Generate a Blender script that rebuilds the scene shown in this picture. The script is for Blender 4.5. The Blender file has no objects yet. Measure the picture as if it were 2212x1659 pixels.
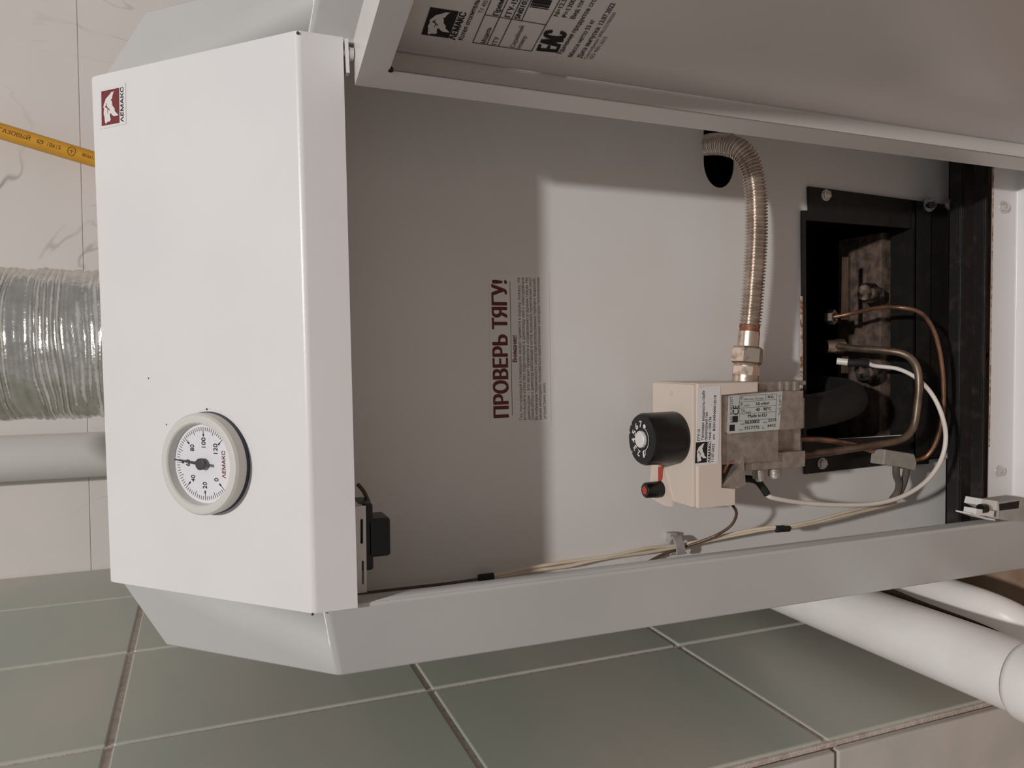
import bpy, bmesh, math, random
from math import sin, cos, pi, radians, sqrt, atan2
from mathutils import Vector as V, Matrix
from mathutils.geometry import interpolate_bezier

random.seed(7)
S = bpy.context.scene
COL = S.collection

# ------------------------------------------------------------------ camera
IMG_W, IMG_H, FPX = 2212.0, 1659.0, 1644.0
CAM = V((-.0209, -.4647, .0837))
YAW, PITCH, ROLL = -.0345, .3862, -.0208
fw = V((sin(YAW) * cos(PITCH), cos(YAW) * cos(PITCH), -sin(PITCH)))
rt = V((cos(YAW), -sin(YAW), 0))
up = rt.cross(fw)
rt, up = rt * cos(ROLL) + up * sin(ROLL), up * cos(ROLL) - rt * sin(ROLL)
cd = bpy.data.cameras.new('camera')
cam = bpy.data.objects.new('camera', cd)
COL.objects.link(cam)
M3 = Matrix((-up, rt, -fw)).transposed()          # phone held on its side: world up is image left
cam.matrix_world = Matrix.Translation(CAM) @ M3.to_4x4()
cd.sensor_fit = 'HORIZONTAL'
cd.sensor_width = 36.0
cd.lens = FPX / IMG_W * 36.0
cd.clip_start = .01
S.camera = cam

# ------------------------------------------------------------------ world, lamp, exposure
S.view_settings.view_transform = 'Standard'
S.view_settings.look = 'None'
S.view_settings.exposure = 0.0
S.view_settings.gamma = 1.0
S.view_settings.use_curve_mapping = False
w = bpy.data.worlds.new('world')
S.world = w
w.use_nodes = True
w.node_tree.nodes['Background'].inputs[0].default_value = (1.0, .962, .932, 1)
w.node_tree.nodes['Background'].inputs[1].default_value = .245
ld = bpy.data.lights.new('ceiling_lamp', 'POINT')
ld.energy = 365
ld.color = (1.0, .975, .95)
ld.shadow_soft_size = .08
lamp = bpy.data.objects.new('ceiling_lamp', ld)
lamp.location = (.55, -2.08, 3.40)
COL.objects.link(lamp)


# ------------------------------------------------------------------ calibrated sight lines (photo pixel -> point on a real plane)
def ray(x, y):
    return fw + up * ((IMG_W / 2 - x) / FPX) + rt * ((IMG_H / 2 - y) / FPX)


def onp(x, y, P0, n):
    d = ray(x, y)
    return CAM + d * (((P0 - CAM).dot(n)) / d.dot(n))


def at(x, y, Y):
    return onp(x, y, V((0, Y, 0)), V((0, 1, 0)))


def atz(x, y, z):
    return onp(x, y, V((0, 0, z)), V((0, 0, 1)))


# ------------------------------------------------------------------ materials
def s2l(c):
    return tuple((v / 12.92 if v <= .04045 else ((v + .055) / 1.055) ** 2.4) for v in [q / 255 for q in c])


def mat(name, rgb, rough=.5, metal=0.0, rgb2=None, scale=30, contrast=(.35, .65), bump=0.0, bscale=200, coat=0.0, stretch=None, spec=.5):
    m = bpy.data.materials.new(name)
    m.use_nodes = True
    nt = m.node_tree
    b = nt.nodes['Principled BSDF']
    c = s2l(rgb)
    b.inputs['Base Color'].default_value = (*c, 1)
    b.inputs['Roughness'].default_value = rough
    b.inputs['Metallic'].default_value = metal
    b.inputs['Coat Weight'].default_value = coat
    b.inputs['Specular IOR Level'].default_value = spec
    geo = nt.nodes.new('ShaderNodeNewGeometry')
    vec = geo.outputs['Position']
    if stretch:
        mp = nt.nodes.new('ShaderNodeMapping')
        mp.inputs['Scale'].default_value = stretch
        nt.links.new(vec, mp.inputs['Vector'])
        vec = mp.outputs['Vector']
    if rgb2 is not None:
        n = nt.nodes.new('ShaderNodeTexNoise')
        n.inputs['Scale'].default_value = scale
        n.inputs['Detail'].default_value = 5
        nt.links.new(vec, n.inputs['Vector'])
        r = nt.nodes.new('ShaderNodeMapRange')
        r.inputs['From Min'].default_value, r.inputs['From Max'].default_value = contrast
        nt.links.new(n.outputs['Fac'], r.inputs['Value'])
        mx = nt.nodes.new('ShaderNodeMix')
        mx.data_type = 'RGBA'
        mx.inputs['A'].default_value = (*c, 1)
        mx.inputs['B'].default_value = (*s2l(rgb2), 1)
        nt.links.new(r.outputs['Result'], mx.inputs['Factor'])
        nt.links.new(mx.outputs['Result'], b.inputs['Base Color'])
    if bump:
        n2 = nt.nodes.new('ShaderNodeTexNoise')
        n2.inputs['Scale'].default_value = bscale
        n2.inputs['Detail'].default_value = 3
        nt.links.new(vec, n2.inputs['Vector'])
        bp = nt.nodes.new('ShaderNodeBump')
        bp.inputs['Strength'].default_value = bump
        bp.inputs['Distance'].default_value = .002
        nt.links.new(n2.outputs['Fac'], bp.inputs['Height'])
        nt.links.new(bp.outputs['Normal'], b.inputs['Normal'])
    return m


WHITE = mat('white_enamel', (236, 233, 232), .33, rgb2=(232, 229, 229), scale=12, bump=.03, bscale=500)
PANEL = mat('inner_enamel', (234, 231, 228), .36, rgb2=(230, 226, 223), scale=9, bump=.03, bscale=300)
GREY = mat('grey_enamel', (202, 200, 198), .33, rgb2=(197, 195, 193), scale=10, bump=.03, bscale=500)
DOORM = mat('door_enamel', (226, 220, 217), .30, rgb2=(221, 216, 213), scale=8, bump=.03, bscale=400)
BLACK = mat('black_steel', (26, 25, 24), .5, rgb2=(42, 34, 29), scale=60, contrast=(.5, .75), bump=.15)
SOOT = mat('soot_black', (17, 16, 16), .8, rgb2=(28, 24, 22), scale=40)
WORN = mat('worn_black_bar', (30, 27, 26), .5, rgb2=(66, 53, 45), scale=60, contrast=(.55, .8), bump=.2)
RUST = mat('rusty_steel', (112, 92, 80), .75, rgb2=(70, 58, 52), scale=90, contrast=(.4, .62), bump=.3)
RUSTEDGE = mat('rust_edge', (150, 92, 58), .85, rgb2=(206, 190, 178), scale=220, contrast=(.42, .6))
BLKPL = mat('black_plastic', (13, 13, 13), .32)
BLKRUB = mat('black_rubber', (30, 29, 28), .7)
BEIGE = mat('beige_plastic', (226, 211, 198), .48, rgb2=(222, 206, 193), scale=20)
ALU = mat('die_cast_aluminium', (188, 180, 172), .48, metal=.75, rgb2=(160, 152, 145), scale=130, bump=.2, bscale=600)
STEEL = mat('zinc_steel', (222, 218, 213), .3, metal=.55)
INOX = mat('stainless_hose_steel', (232, 221, 212), .27, metal=.92, rgb2=(206, 194, 184), scale=60)
BRASSY = mat('tarnished_nut', (222, 204, 190), .36, metal=1.0, rgb2=(160, 122, 102), scale=120, contrast=(.52, .74), bump=.1)
RUSTFER = mat('rusted_ferrule', (128, 74, 54), .6, metal=.4, rgb2=(168, 122, 98), scale=200)
COPPER = mat('copper_tube', (178, 128, 100), .42, metal=.7, rgb2=(112, 88, 74), scale=70)
PILOT = mat('aged_tube', (142, 124, 108), .45, metal=.7, rgb2=(106, 88, 74), scale=60)
BROWN = mat('brown_capillary', (112, 84, 66), .35, rgb2=(84, 64, 52), scale=80)
FOIL = mat('aluminium_foil', (234, 232, 229), .24, metal=.97, rgb2=(216, 213, 208), scale=90, bump=.5, bscale=140)
CREAM = mat('cream_cable', (232, 217, 195), .5, rgb2=(226, 208, 184), scale=60)
SILIC = mat('white_silicone_cable', (236, 226, 217), .45)
CERAM = mat('white_ceramic', (236, 229, 216), .35)
CLIPG = mat('grey_clip', (176, 172, 166), .6, rgb2=(164, 160, 154), scale=100)
BLOCK = mat('grey_terminal', (158, 152, 144), .7, rgb2=(148, 142, 134), scale=120)
TAIL = mat('brown_shrink_tube', (104, 92, 84), .7, rgb2=(84, 74, 68), scale=90)
DIAL = mat('dial_white', (232, 229, 234), .5)
BEZEL = mat('bezel_grey_plastic', (216, 213, 207), .45)
INK = mat('black_ink', (24, 23, 25), .6)
INKG = mat('grey_ink', (92, 86, 82), .6)
PARA = mat('warning_ink', (86, 76, 70), .6)
MAROON = mat('maroon_ink', (98, 34, 28), .6)
LOGORED = mat('logo_red', (122, 46, 46), .45)
LOGOBLK = mat('logo_black', (22, 22, 24), .5)
LOGOW = mat('logo_white', (232, 229, 226), .45)
LABELW = mat('label_white', (232, 228, 228), .45)
LABELS = mat('label_silver', (203, 206, 203), .4, metal=.15, rgb2=(196, 200, 198), scale=50)
LABELK = mat('label_light', (222, 217, 216), .4)
FILM = mat('sticker_film', (233, 229, 226), .3)
REDPL = mat('red_plastic', (186, 62, 46), .45)
WHPL = mat('white_plastic', (238, 234, 230), .4)
YEL = mat('yellow_hose', (226, 166, 50), .5, rgb2=(220, 158, 44), scale=40, bump=.05)
HINK = mat('hose_ink', (120, 80, 20), .6)
PIPEW = mat('white_pipe_paint', (246, 242, 239), .38, rgb2=(240, 234, 230), scale=25, contrast=(.4, .7), bump=.12, bscale=90)
PVC = mat('white_pvc', (214, 211, 207), .4)
GROUT = mat('grout_grey', (222, 208, 199), .9, rgb2=(196, 178, 166), scale=160, contrast=(.45, .72), bump=.4, bscale=500)
GROUTD = mat('grout_brown', (170, 146, 128), .95, rgb2=(140, 116, 100), scale=200, bump=.4, bscale=500)
GTILE = mat('green_tile_glaze', (182, 189, 177), .36, rgb2=(199, 195, 185), scale=5.5, contrast=(.38, .64), bump=.05, bscale=60, stretch=(1, .45, 1.2))
LTILE = mat('light_tile_glaze', (206, 198, 192), .35, rgb2=(190, 187, 178), scale=14, contrast=(.4, .65))
FLOORT = mat('floor_tile_brown', (176, 150, 130), .5, rgb2=(150, 120, 100), scale=24, bump=.1)
SPECK = mat('dark_speck', (60, 54, 52), .8)
GASKET_SHADE = mat('dark_blue_gasket_shade', (52, 54, 72), .5)  # rubber seal, with the shadow under the gauge put into its colour
GLASSK = mat('needle_grey', (66, 64, 62), .5)


def marble():
    m = mat('marble_tile_glaze', (233, 226, 223), .16, rgb2=(226, 221, 217), scale=7)
    nt = m.node_tree
    b = nt.nodes['Principled BSDF']
    geo = [n for n in nt.nodes if n.type == 'NEW_GEOMETRY'][0]
    base = [l for l in nt.links if l.to_socket == b.inputs['Base Color']][0].from_socket
    mp = nt.nodes.new('ShaderNodeMapping')
    mp.inputs['Rotation'].default_value = (0, .75, 0)
    mp.inputs['Scale'].default_value = (3.2, 3, 1.5)
    nt.links.new(geo.outputs['Position'], mp.inputs['Vector'])
    n = nt.nodes.new('ShaderNodeTexNoise')
    n.inputs['Scale'].default_value = 2.0
    n.inputs['Detail'].default_value = 4
    n.inputs['Distortion'].default_value = .9
    nt.links.new(mp.outputs['Vector'], n.inputs['Vector'])
    cr = nt.nodes.new('ShaderNodeValToRGB')
    e = cr.color_ramp.elements
    e[0].position, e[0].color = .487, (0, 0, 0, 1)
    e[1].position, e[1].color = .5, (1, 1, 1, 1)
    k = e.new(.512)
    k.color = (0, 0, 0, 1)
    nt.links.new(n.outputs['Fac'], cr.inputs['Fac'])
    n3 = nt.nodes.new('ShaderNodeTexNoise')
    n3.inputs['Scale'].default_value = 6
    nt.links.new(geo.outputs['Position'], n3.inputs['Vector'])
    mr = nt.nodes.new('ShaderNodeMapRange')
    mr.inputs['From Min'].default_value, mr.inputs['From Max'].default_value = .46, .66
    mr.inputs['To Max'].default_value = .8
    nt.links.new(n3.outputs['Fac'], mr.inputs['Value'])
    mu = nt.nodes.new('ShaderNodeMath')
    mu.operation = 'MULTIPLY'
    nt.links.new(cr.outputs['Color'], mu.inputs[0])
    nt.links.new(mr.outputs['Result'], mu.inputs[1])
    mx = nt.nodes.new('ShaderNodeMix')
    mx.data_type = 'RGBA'
    nt.links.new(mu.outputs['Value'], mx.inputs['Factor'])
    nt.links.new(base, mx.inputs['A'])
    mx.inputs['B'].default_value = (*s2l((150, 138, 136)), 1)
    nt.links.new(mx.outputs['Result'], b.inputs['Base Color'])
    return m


MARBLE = marble()


# ------------------------------------------------------------------ mesh helpers
class MB:
    """collects simple solids; build() links them as ONE mesh object"""

    def __init__(self):
        self.bm = bmesh.new()

    def poly(self, pts):
        vs = [self.bm.verts.new(p) for p in pts]
        self.bm.faces.new(vs)
        return self

    def prism(self, pts, ext):
        """flat outline pushed by ext"""
        pts = [V(p) for p in pts]
        ext = V(ext)
        a = [self.bm.verts.new(p) for p in pts]
        b = [self.bm.verts.new(p + ext) for p in pts]
        n = len(pts)
        self.bm.faces.new(a)
        self.bm.faces.new(b[::-1])
        for i in range(n):
            self.bm.faces.new((a[i], b[i], b[(i + 1) % n], a[(i + 1) % n]))
        return self

    def box(self, lo, hi, bevel=0.0, seg=2, R=None):
        lo, hi = V(lo), V(hi)
        t = bmesh.new()
        bmesh.ops.create_cube(t, size=1)
        for v in t.verts:
            v.co = V([(lo[i] + hi[i]) / 2 + v.co[i] * (hi[i] - lo[i]) for i in range(3)])
        if bevel:
            bmesh.ops.bevel(t, geom=t.edges[:], offset=bevel, segments=seg, profile=.5, affect='EDGES')
        if R is not None:
            bmesh.ops.transform(t, matrix=R, verts=t.verts[:])
        self.add(t)
        return self

    def add(self, t):
        me = bpy.data.meshes.new('tmp')
        t.to_mesh(me)
        t.free()
        self.bm.from_mesh(me)
        bpy.data.meshes.remove(me)

    def rings(self, rings, closed_ends=True):
        vs = [[self.bm.verts.new(p) for p in r] for r in rings]
        n = len(vs[0])
        for a, b in zip(vs[:-1], vs[1:]):
            for i in range(n):
                self.bm.faces.new((a[i], a[(i + 1) % n], b[(i + 1) % n], b[i]))
        if closed_ends:
            self.bm.faces.new(vs[0][::-1])
            self.bm.faces.new(vs[-1])
        return self

    def lathe(self, base, axis, prof, seg=32, ref=None, closed=True, phase=0.0):
        """prof: list of (height along axis, radius)"""
        ax = V(axis).normalized()
        u = (V(ref) if ref else (V((1, 0, 0)) if abs(ax.x) < .8 else V((0, 1, 0))))
        u = (u - ax * u.dot(ax)).normalized()
        v = ax.cross(u)
        rs = []
        for h, r in prof:
            rs.append([V(base) + ax * h + (u * cos(2 * pi * i / seg + phase) + v * sin(2 * pi * i / seg + phase)) * r for i in range(seg)])
        return self.rings(rs, closed)

    def tube(self, pts, r, seg=12, closed=True):
        """sweep; r number or list"""
        pts = [V(p) for p in pts]
        n = len(pts)
        rr = r if isinstance(r, (list, tuple)) else [r] * n
        T = []
        for i in range(n):
            T.append((pts[min(i + 1, n - 1)] - pts[max(i - 1, 0)]).normalized())
        u = T[0].orthogonal().normalized()
        rs = []
        for i in range(n):
            u = (u - T[i] * u.dot(T[i])).normalized()
            v = T[i].cross(u)
            rs.append([pts[i] + (u * cos(2 * pi * k / seg) + v * sin(2 * pi * k / seg)) * rr[i] for k in range(seg)])
        return self.rings(rs, closed)

    def build(self, name, m, parent=None, smooth=None, solid=None, kind=None):
        bmesh.ops.recalc_face_normals(self.bm, faces=self.bm.faces[:])
        me = bpy.data.meshes.new(name)
        self.bm.to_mesh(me)
        self.bm.free()
        me.materials.append(m)
        o = bpy.data.objects.new(name, me)
        COL.objects.link(o)
        if parent:
            o.parent = parent
            o.matrix_parent_inverse = parent.matrix_basis.inverted()
        if smooth is not None:
            me.polygons.foreach_set('use_smooth', [True] * len(me.polygons))
            me.set_sharp_from_angle(angle=radians(smooth))
        if solid:
            md = o.modifiers.new('thickness', 'SOLIDIFY')
            md.thickness = solid
            md.offset = 0
            md.use_even_offset = True
        if smooth is not None and len(me.polygons) < 1500:
            wn = o.modifiers.new('face_normals', 'WEIGHTED_NORMAL')
            wn.keep_sharp = True
            wn.weight = 90
        if kind:
            o['kind'] = kind
        return o


def spline(ctrl, n=24):
    """Catmull-Rom through control points"""
    P = [V(c) for c in ctrl]
    P = [P[0] * 2 - P[1]] + P + [P[-1] * 2 - P[-2]]
    out = []
    for i in range(1, len(P) - 2):
        p0, p1, p2, p3 = P[i - 1:i + 3]
        for k in range(n):
            t = k / n
            out.append(.5 * ((2 * p1) + (p2 - p0) * t + (2 * p0 - 5 * p1 + 4 * p2 - p3) * t * t + (3 * p1 - p0 - 3 * p2 + p3) * t ** 3))
    out.append(P[-2])
    return out


def resample(pts, step):
    out = [pts[0]]
    acc = 0.0
    for a, b in zip(pts[:-1], pts[1:]):
        L = (b - a).length
        d = step - acc
        while d <= L:
            out.append(a.lerp(b, d / L))
            d += step
        acc = (acc + L) % step if L else acc
        acc = L - (d - step)
    return out


def thing(name, label, cat, loc=(0, 0, 0), group=None):
    o = bpy.data.objects.new(name, None)
    o.empty_display_size = .05
    o.location = loc
    COL.objects.link(o)
    o['label'] = label
    o['category'] = cat
    if group:
        o['group'] = group
    return o


def tag(o, label, cat):
    o['label'] = label
    o['category'] = cat
    return o


_tc = {}


def glyphs(s, bold):
    """flat lettering (verts with a level, faces) with cap height 1 from the built-in font;
    filled strip by strip so that strokes crossing inside a letter merge"""
    if s in _tc:
        return _tc[s]
    c = bpy.data.curves.new('t', 'FONT')
    c.body = s
    o = bpy.data.objects.new('t', c)
    COL.objects.link(o)
    dg = bpy.context.evaluated_depsgraph_get()
    oe = o.evaluated_get(dg)
    cu = oe.to_curve(dg)
    res = 5 if len(s) <= 14 else 3
    loops = []
    for sp in cu.splines:
        bp = sp.bezier_points
        pts = []
        for i in range(len(bp)):
            p, q = bp[i], bp[(i + 1) % len(bp)]
            if (p.handle_right - p.co).cross(q.co - p.co).length < 1e-7 and (q.handle_left - q.co).cross(q.co - p.co).length < 1e-7:
                pts.append(p.co.copy())
            else:
                pts += interpolate_bezier(p.co, p.handle_right, q.handle_left, q.co, res + 1)[:-1]
        if len(pts) > 2:
            ar = sum(p.x * q.y - q.x * p.y for p, q in zip(pts, pts[1:] + pts[:1])) / 2
            loops.append((ar, [V((p.x, p.y, 0)) for p in pts]))
    oe.to_curve_clear()
    bpy.data.objects.remove(o)
    bpy.data.curves.remove(c)
    loops = [l[1] for l in loops]
    loops.sort(key=lambda l: min(p.x for p in l))
    groups, far_x = [], -9
    for l in loops:                                    # contours of one letter lie over each other
        if min(p.x for p in l) > far_x - 1e-4:
            groups.append([])
        groups[-1].append(l)
        far_x = max(far_x if len(groups[-1]) > 1 else -9, max(p.x for p in l))
    vs, fs = [], []
    for g in groups:                                   # fill in level strips, non-zero winding
        edges = [(p, q) for l in g for p, q in zip(l, l[1:] + l[:1]) if abs(p.y - q.y) > 1e-6]
        ys = sorted({round(p.y, 4) for l in g for p in l})
        for y0, y1 in zip(ys[:-1], ys[1:]):
            if y1 - y0 < 4e-4:
                continue
            ym = (y0 + y1) / 2
            cr = []
            for p, q in edges:
                lo, hi = (p, q) if p.y < q.y else (q, p)
                if lo.y <= ym < hi.y:
                    fx = (hi.x - lo.x) / (hi.y - lo.y)
                    cr.append((lo.x + (ym - lo.y) * fx, lo.x + (y0 - lo.y) * fx, lo.x + (y1 - lo.y) * fx, 1 if p.y < q.y else -1))
            cr.sort()
            wn, st = 0, None
            for c_ in cr:
                was = wn
                wn += c_[3]
                if was == 0:
                    st = c_
                elif wn == 0:
                    k = len(vs)
                    vs += [(st[1], y0, 0), (c_[1], y0, 0), (c_[2], y1, 0), (st[2], y1, 0)]
                    fs.append((k, k + 1, k + 2, k + 3))
    x0 = min(v[0] for v in vs)
    x1 = max(v[0] for v in vs)
    cap = .70
    _tc[s] = ([((x - x0) / cap, y / cap, lv) for x, y, lv in vs], fs, (x1 - x0) / cap)
    return _tc[s]


class Print:
    """several flat lines of lettering joined into one printed mesh on the plane (P0, n)"""

    def __init__(self, P0, n, lift=.00015):
        self.P0, self.n, self.lift = V(P0), V(n).normalized(), lift
        if self.n.dot(CAM - self.P0) < 0:
            self.n = -self.n
        self.v, self.f = [], []

    def P(self, px):
        return onp(px[0], px[1], self.P0, self.n) + self.n * self.lift

    def text(self, s, a, b, h, bold=0.0, wid=None):
        """baseline from pixel a to pixel b; h = cap height (m); wid forces a width in m"""
        A, B = self.P(a), self.P(b)
        self.text3(s, A, B - A, h, bold, wid if wid else (B - A).length)

    def text3(self, s, A, d, h, bold=0.0, wid=None):
        vs, fs, L = glyphs(s, bold)
        r = d.normalized()
        u = self.n.cross(r)
        sx = (wid / L) if wid else h
        offs = [(0, 0)] if not bold else [(0, 0), (bold, .35 * bold), (-bold, -.35 * bold)] + ([(bold * .5, -.3 * bold), (-bold * .5, .3 * bold)] if bold > .02 else [])
        for q_, (ox, oy) in enumerate(offs):
            k = len(self.v)
            self.v += [A + r * (x * sx + ox * h * 1.6) + u * ((y + oy) * h) + self.n * (3e-5 * q_ + 1.2e-4 * lv) for x, y, lv in vs]
            self.f += [tuple(i + k for i in f) for f in fs]

    def poly(self, pts):
        k = len(self.v)
        self.v += [V(p) for p in pts]
        self.f.append(tuple(range(k, k + len(pts))))

    def line(self, a, b, wd):
        A, B = (self.P(a) if not isinstance(a, V) else a), (self.P(b) if not isinstance(b, V) else b)
        t = self.n.cross((B - A).normalized()) * wd / 2
        self.poly([A - t, B - t, B + t, A + t])

    def build(self, name, m, parent):
        me = bpy.data.meshes.new(name)
        me.from_pydata(self.v, [], self.f)
        me.materials.append(m)
        o = bpy.data.objects.new(name, me)
        COL.objects.link(o)
        o.parent = parent
        o.matrix_parent_inverse = parent.matrix_basis.inverted()
        return o


# emblem outline (traced in the plane of the sticker, unit square: a = right, b = up)
def _emb(pts):
    out = []
    BL, e1, e2 = (332, 1355), (-14, -833), (425, -80)
    det = e1[0] * e2[1] - e1[1] * e2[0]
    for x, y in pts:
        dx, dy = x - BL[0], y - BL[1]
        a = (dx * e2[1] - dy * e2[0]) / det
        q = (e1[0] * dy - e1[1] * dx) / det
        out.append((a, 1 - q))
    return out


EMB_BODY = _emb([(628, 505), (600, 590), (585, 650), (580, 700), (548, 728), (575, 760), (590, 865), (640, 930), (648, 1000), (735, 1090),
                 (700, 1105), (625, 1118), (585, 1090), (555, 1045), (530, 1065), (535, 1140), (553, 1190), (530, 1245), (480, 1250),
                 (435, 1302), (415, 1265), (400, 1130), (380, 1060), (390, 930), (375, 905), (380, 850), (410, 770), (430, 700), (520, 600),
                 (575, 530), (588, 548)])
EMB_EYE = _emb([(408, 888), (440, 862), (458, 805), (464, 812), (450, 868), (475, 908), (500, 928), (548, 1000), (540, 990), (490, 955), (482, 1050), (476, 1060), (476, 930), (440, 918)])


def emblem(P0, n, bl, br, tl, msq, mfig, parent, names=('emblem_square', 'emblem_figure', 'emblem_lines')):
    """square printed emblem: bl/br/tl are its world lower-left, lower-right and upper-left corners as pixels"""
    A = Print(P0, n, .00012)
    o = A.P(bl)
    e1, e2 = A.P(br) - o, A.P(tl) - o
    A.poly([o, o + e1, o + e1 + e2, o + e2])
    A.build(names[0], msq, parent)
    for pts, mm, lf, nm in ((EMB_BODY, mfig, .0001, names[1]), (EMB_EYE, msq, .0002, names[2])):
        B = Print(P0, n)
        B.poly([o + e1 * a + e2 * b + B.n * lf for a, b in pts])
        B.build(nm, mm, parent)


# ================================================================== SETTING
# walls are scaled out from the sight lines by 1.36 so the boiler (0.49 m deep) stands clear of them
K = 1.36
def far(p):
    return CAM + (V(p) - CAM) * K


DY = .0235
LW_D = V((sin(DY), cos(DY), 0))                   # left wall runs along this
LW_N = V((cos(DY), -sin(DY), 0))                  # and faces right
LW_O = far((-.2468, 0, 0))
BW_Y = far((0, .433, 0)).y
FLOOR_Z = -.715


def lw(t, z, off=0.0):
    return V((LW_O.x, LW_O.y, 0)) + LW_D * (t * K) + V((0, 0, LW_O.z + z * K)) + LW_N * off


_tile_mesh = {}


def tile(parent, o, e1, e2, nrm, th, m, tm, gap=.002, bev=.0016):
    """one bevelled tile, corner o, edges e1, e2"""
    L1, L2 = e1.length - 2 * gap, e2.length - 2 * gap
    key = (round(L1, 4), round(L2, 4), m.name)
    if key not in _tile_mesh:
        t = bmesh.new()
        bmesh.ops.create_cube(t, size=1)
        for v in t.verts:
            v.co = V(((v.co.x + .5) * L1, (v.co.y + .5) * L2, (v.co.z + .5) * th))
        bmesh.ops.bevel(t, geom=[e for e in t.edges if sum(v.co.z for v in e.verts) > th], offset=bev, segments=2, profile=.5, affect='EDGES')
        bmesh.ops.recalc_face_normals(t, faces=t.faces[:])
        me = bpy.data.meshes.new('tile')
        t.to_mesh(me)
        t.free()
        me.materials.append(m)
        _tile_mesh[key] = me
    ob = bpy.data.objects.new('tile', _tile_mesh[key])
    a, b = e1.normalized(), e2.normalized()
    c = a.cross(b)
    sgn = 1 if c.dot(nrm) > 0 else -1
    org = o + a * gap + b * gap
    if sgn < 0:                                    # keep a right-handed frame facing nrm
        a, b, L1, L2 = b, a, L2, L1
        key2 = (round(L1, 4), round(L2, 4), m.name)
        bpy.data.objects.remove(ob)
        return tile(parent, o, e2, e1, nrm, th, m, tm, gap, bev)
    jit = random.uniform(-.0003, .0003)
    c = a.cross(b)
    Mx = Matrix((a, b, c)).transposed().to_4x4()
    tilt = Matrix.Rotation(random.uniform(-.0025, .0025), 4, 'X') @ Matrix.Rotation(random.uniform(-.0025, .0025), 4, 'Y')
    if th < .003:
        tilt, jit = Matrix.Identity(4), 0.0
    ob.matrix_world = Matrix.Translation(org + c * jit) @ Mx @ tilt
    COL.objects.link(ob)
    ob.parent = parent
    return ob


# left wall (green tiles) -------------------------------------------------
T_J = [.432, .3233, .1805, .0335, -.121]
Z_J = [.725, .53, .335, .1385, -.0568, -.2577, -.4625, -.5036]
b = MB()
b.prism([lw(.60, Z_J[0], -.0022), lw(T_J[-1], Z_J[0], -.0022), lw(T_J[-1], -.506, -.0022), lw(.60, -.506, -.0022)], -LW_N * .08)
wl = b.build('wall_left', GROUT, kind='structure')
wl['label'] = 'left side wall of greenish grey tiles beside the boiler'
for i in range(len(T_J) - 1):
    for j in range(len(Z_J) - 1):
        o = lw(T_J[i + 1], Z_J[j + 1], -.006)
        tile(wl, o, LW_D * ((T_J[i] - T_J[i + 1]) * K), V((0, 0, (Z_J[j] - Z_J[j + 1]) * K)), LW_N, .006, GTILE, 0, gap=.0027, bev=.0016)

# short wall turning out of the niche, light tiles facing the room ----------
C0 = lw(T_J[-1], 0)
b = MB()
zt, zb = lw(0, Z_J[0]).z, FLOOR_Z
b.box((C0.x - .62, C0.y - .004, zb), (C0.x - .0065, C0.y + .07, zt))
wf = b.build('wall_front', GROUTD, kind='structure')
wf['label'] = 'light tiled return wall at the lower right of the photo'
for j in range(len(Z_J) - 1):
    z0, z1 = lw(0, Z_J[j + 1]).z, lw(0, Z_J[j]).z
    for i in range(3):
        x1 = C0.x - .2015 * i - .002
        tile(wf, V((x1 - .2015, C0.y - .004, z0)), V((.2015, 0, 0)), V((0, 0, z1 - z0)), V((0, -1, 0)), .006, LTILE, 0, gap=.0022)

# back wall (marble tiles) -------------------------------------------------
b = MB()
b.box((-1.2, BW_Y, FLOOR_Z), (1.3, BW_Y + .1, 1.1))
wb = b.build('wall_back', mat('grout_white', (226, 220, 216), .8, rgb2=(216, 208, 203), scale=90), kind='structure')
wb['label'] = 'back wall of pale marble effect tiles behind the boiler'
zj = far((0, .433, .195)).z
for r in range(-4, 4):
    for c in range(-2, 2):
        x0 = -.02 + c * .56
        tile(wb, V((x0, BW_Y, zj + r * .27)), V((.56, 0, 0)), V((0, 0, .27)), V((0, -1, 0)), .0011, MARBLE, 0, gap=.0004, bev=.0005)

# floor ----------------------------------------------------------------------
b = MB()
b.box((-1.2, -1.6, FLOOR_Z - .08), (1.3, BW_Y + .1, FLOOR_Z - .006))
fl = b.build('floor', GROUTD, kind='structure')
fl['label'] = 'brown tiled floor under the boiler'
for i in range(-3, 4):
    for j in range(-4, 3):
        tile(fl, V((-.02 + i * .3, -.05 + j * .3, FLOOR_Z - .006)), V((.3, 0, 0)), V((0, .3, 0)), V((0, 0, 1)), .006, FLOORT, 0, gap=.002)

# ================================================================== BOILER
boiler = thing('gas_boiler', 'white floor-standing gas boiler with its front door swung open, between tiled walls', 'boiler', (0, .2, FLOOR_Z))
TILT = .0115
HL, YT, ZT, HWD = .0265, .1246, .1471, .1725
sl = V((0, YT, ZT - HL)).normalized()                       # up the slope
HN = V((1, 0, TILT)).normalized()                           # along the (slightly tilted) panel
SN = HN.cross(sl).normalized()
if SN.y > 0:
    SN = -SN
HP0 = V((0, 0, HL))
YP = .112                                                   # inner front sheet


def hood(x, Y, z):
    return V((x, Y, z + TILT * x))


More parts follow.
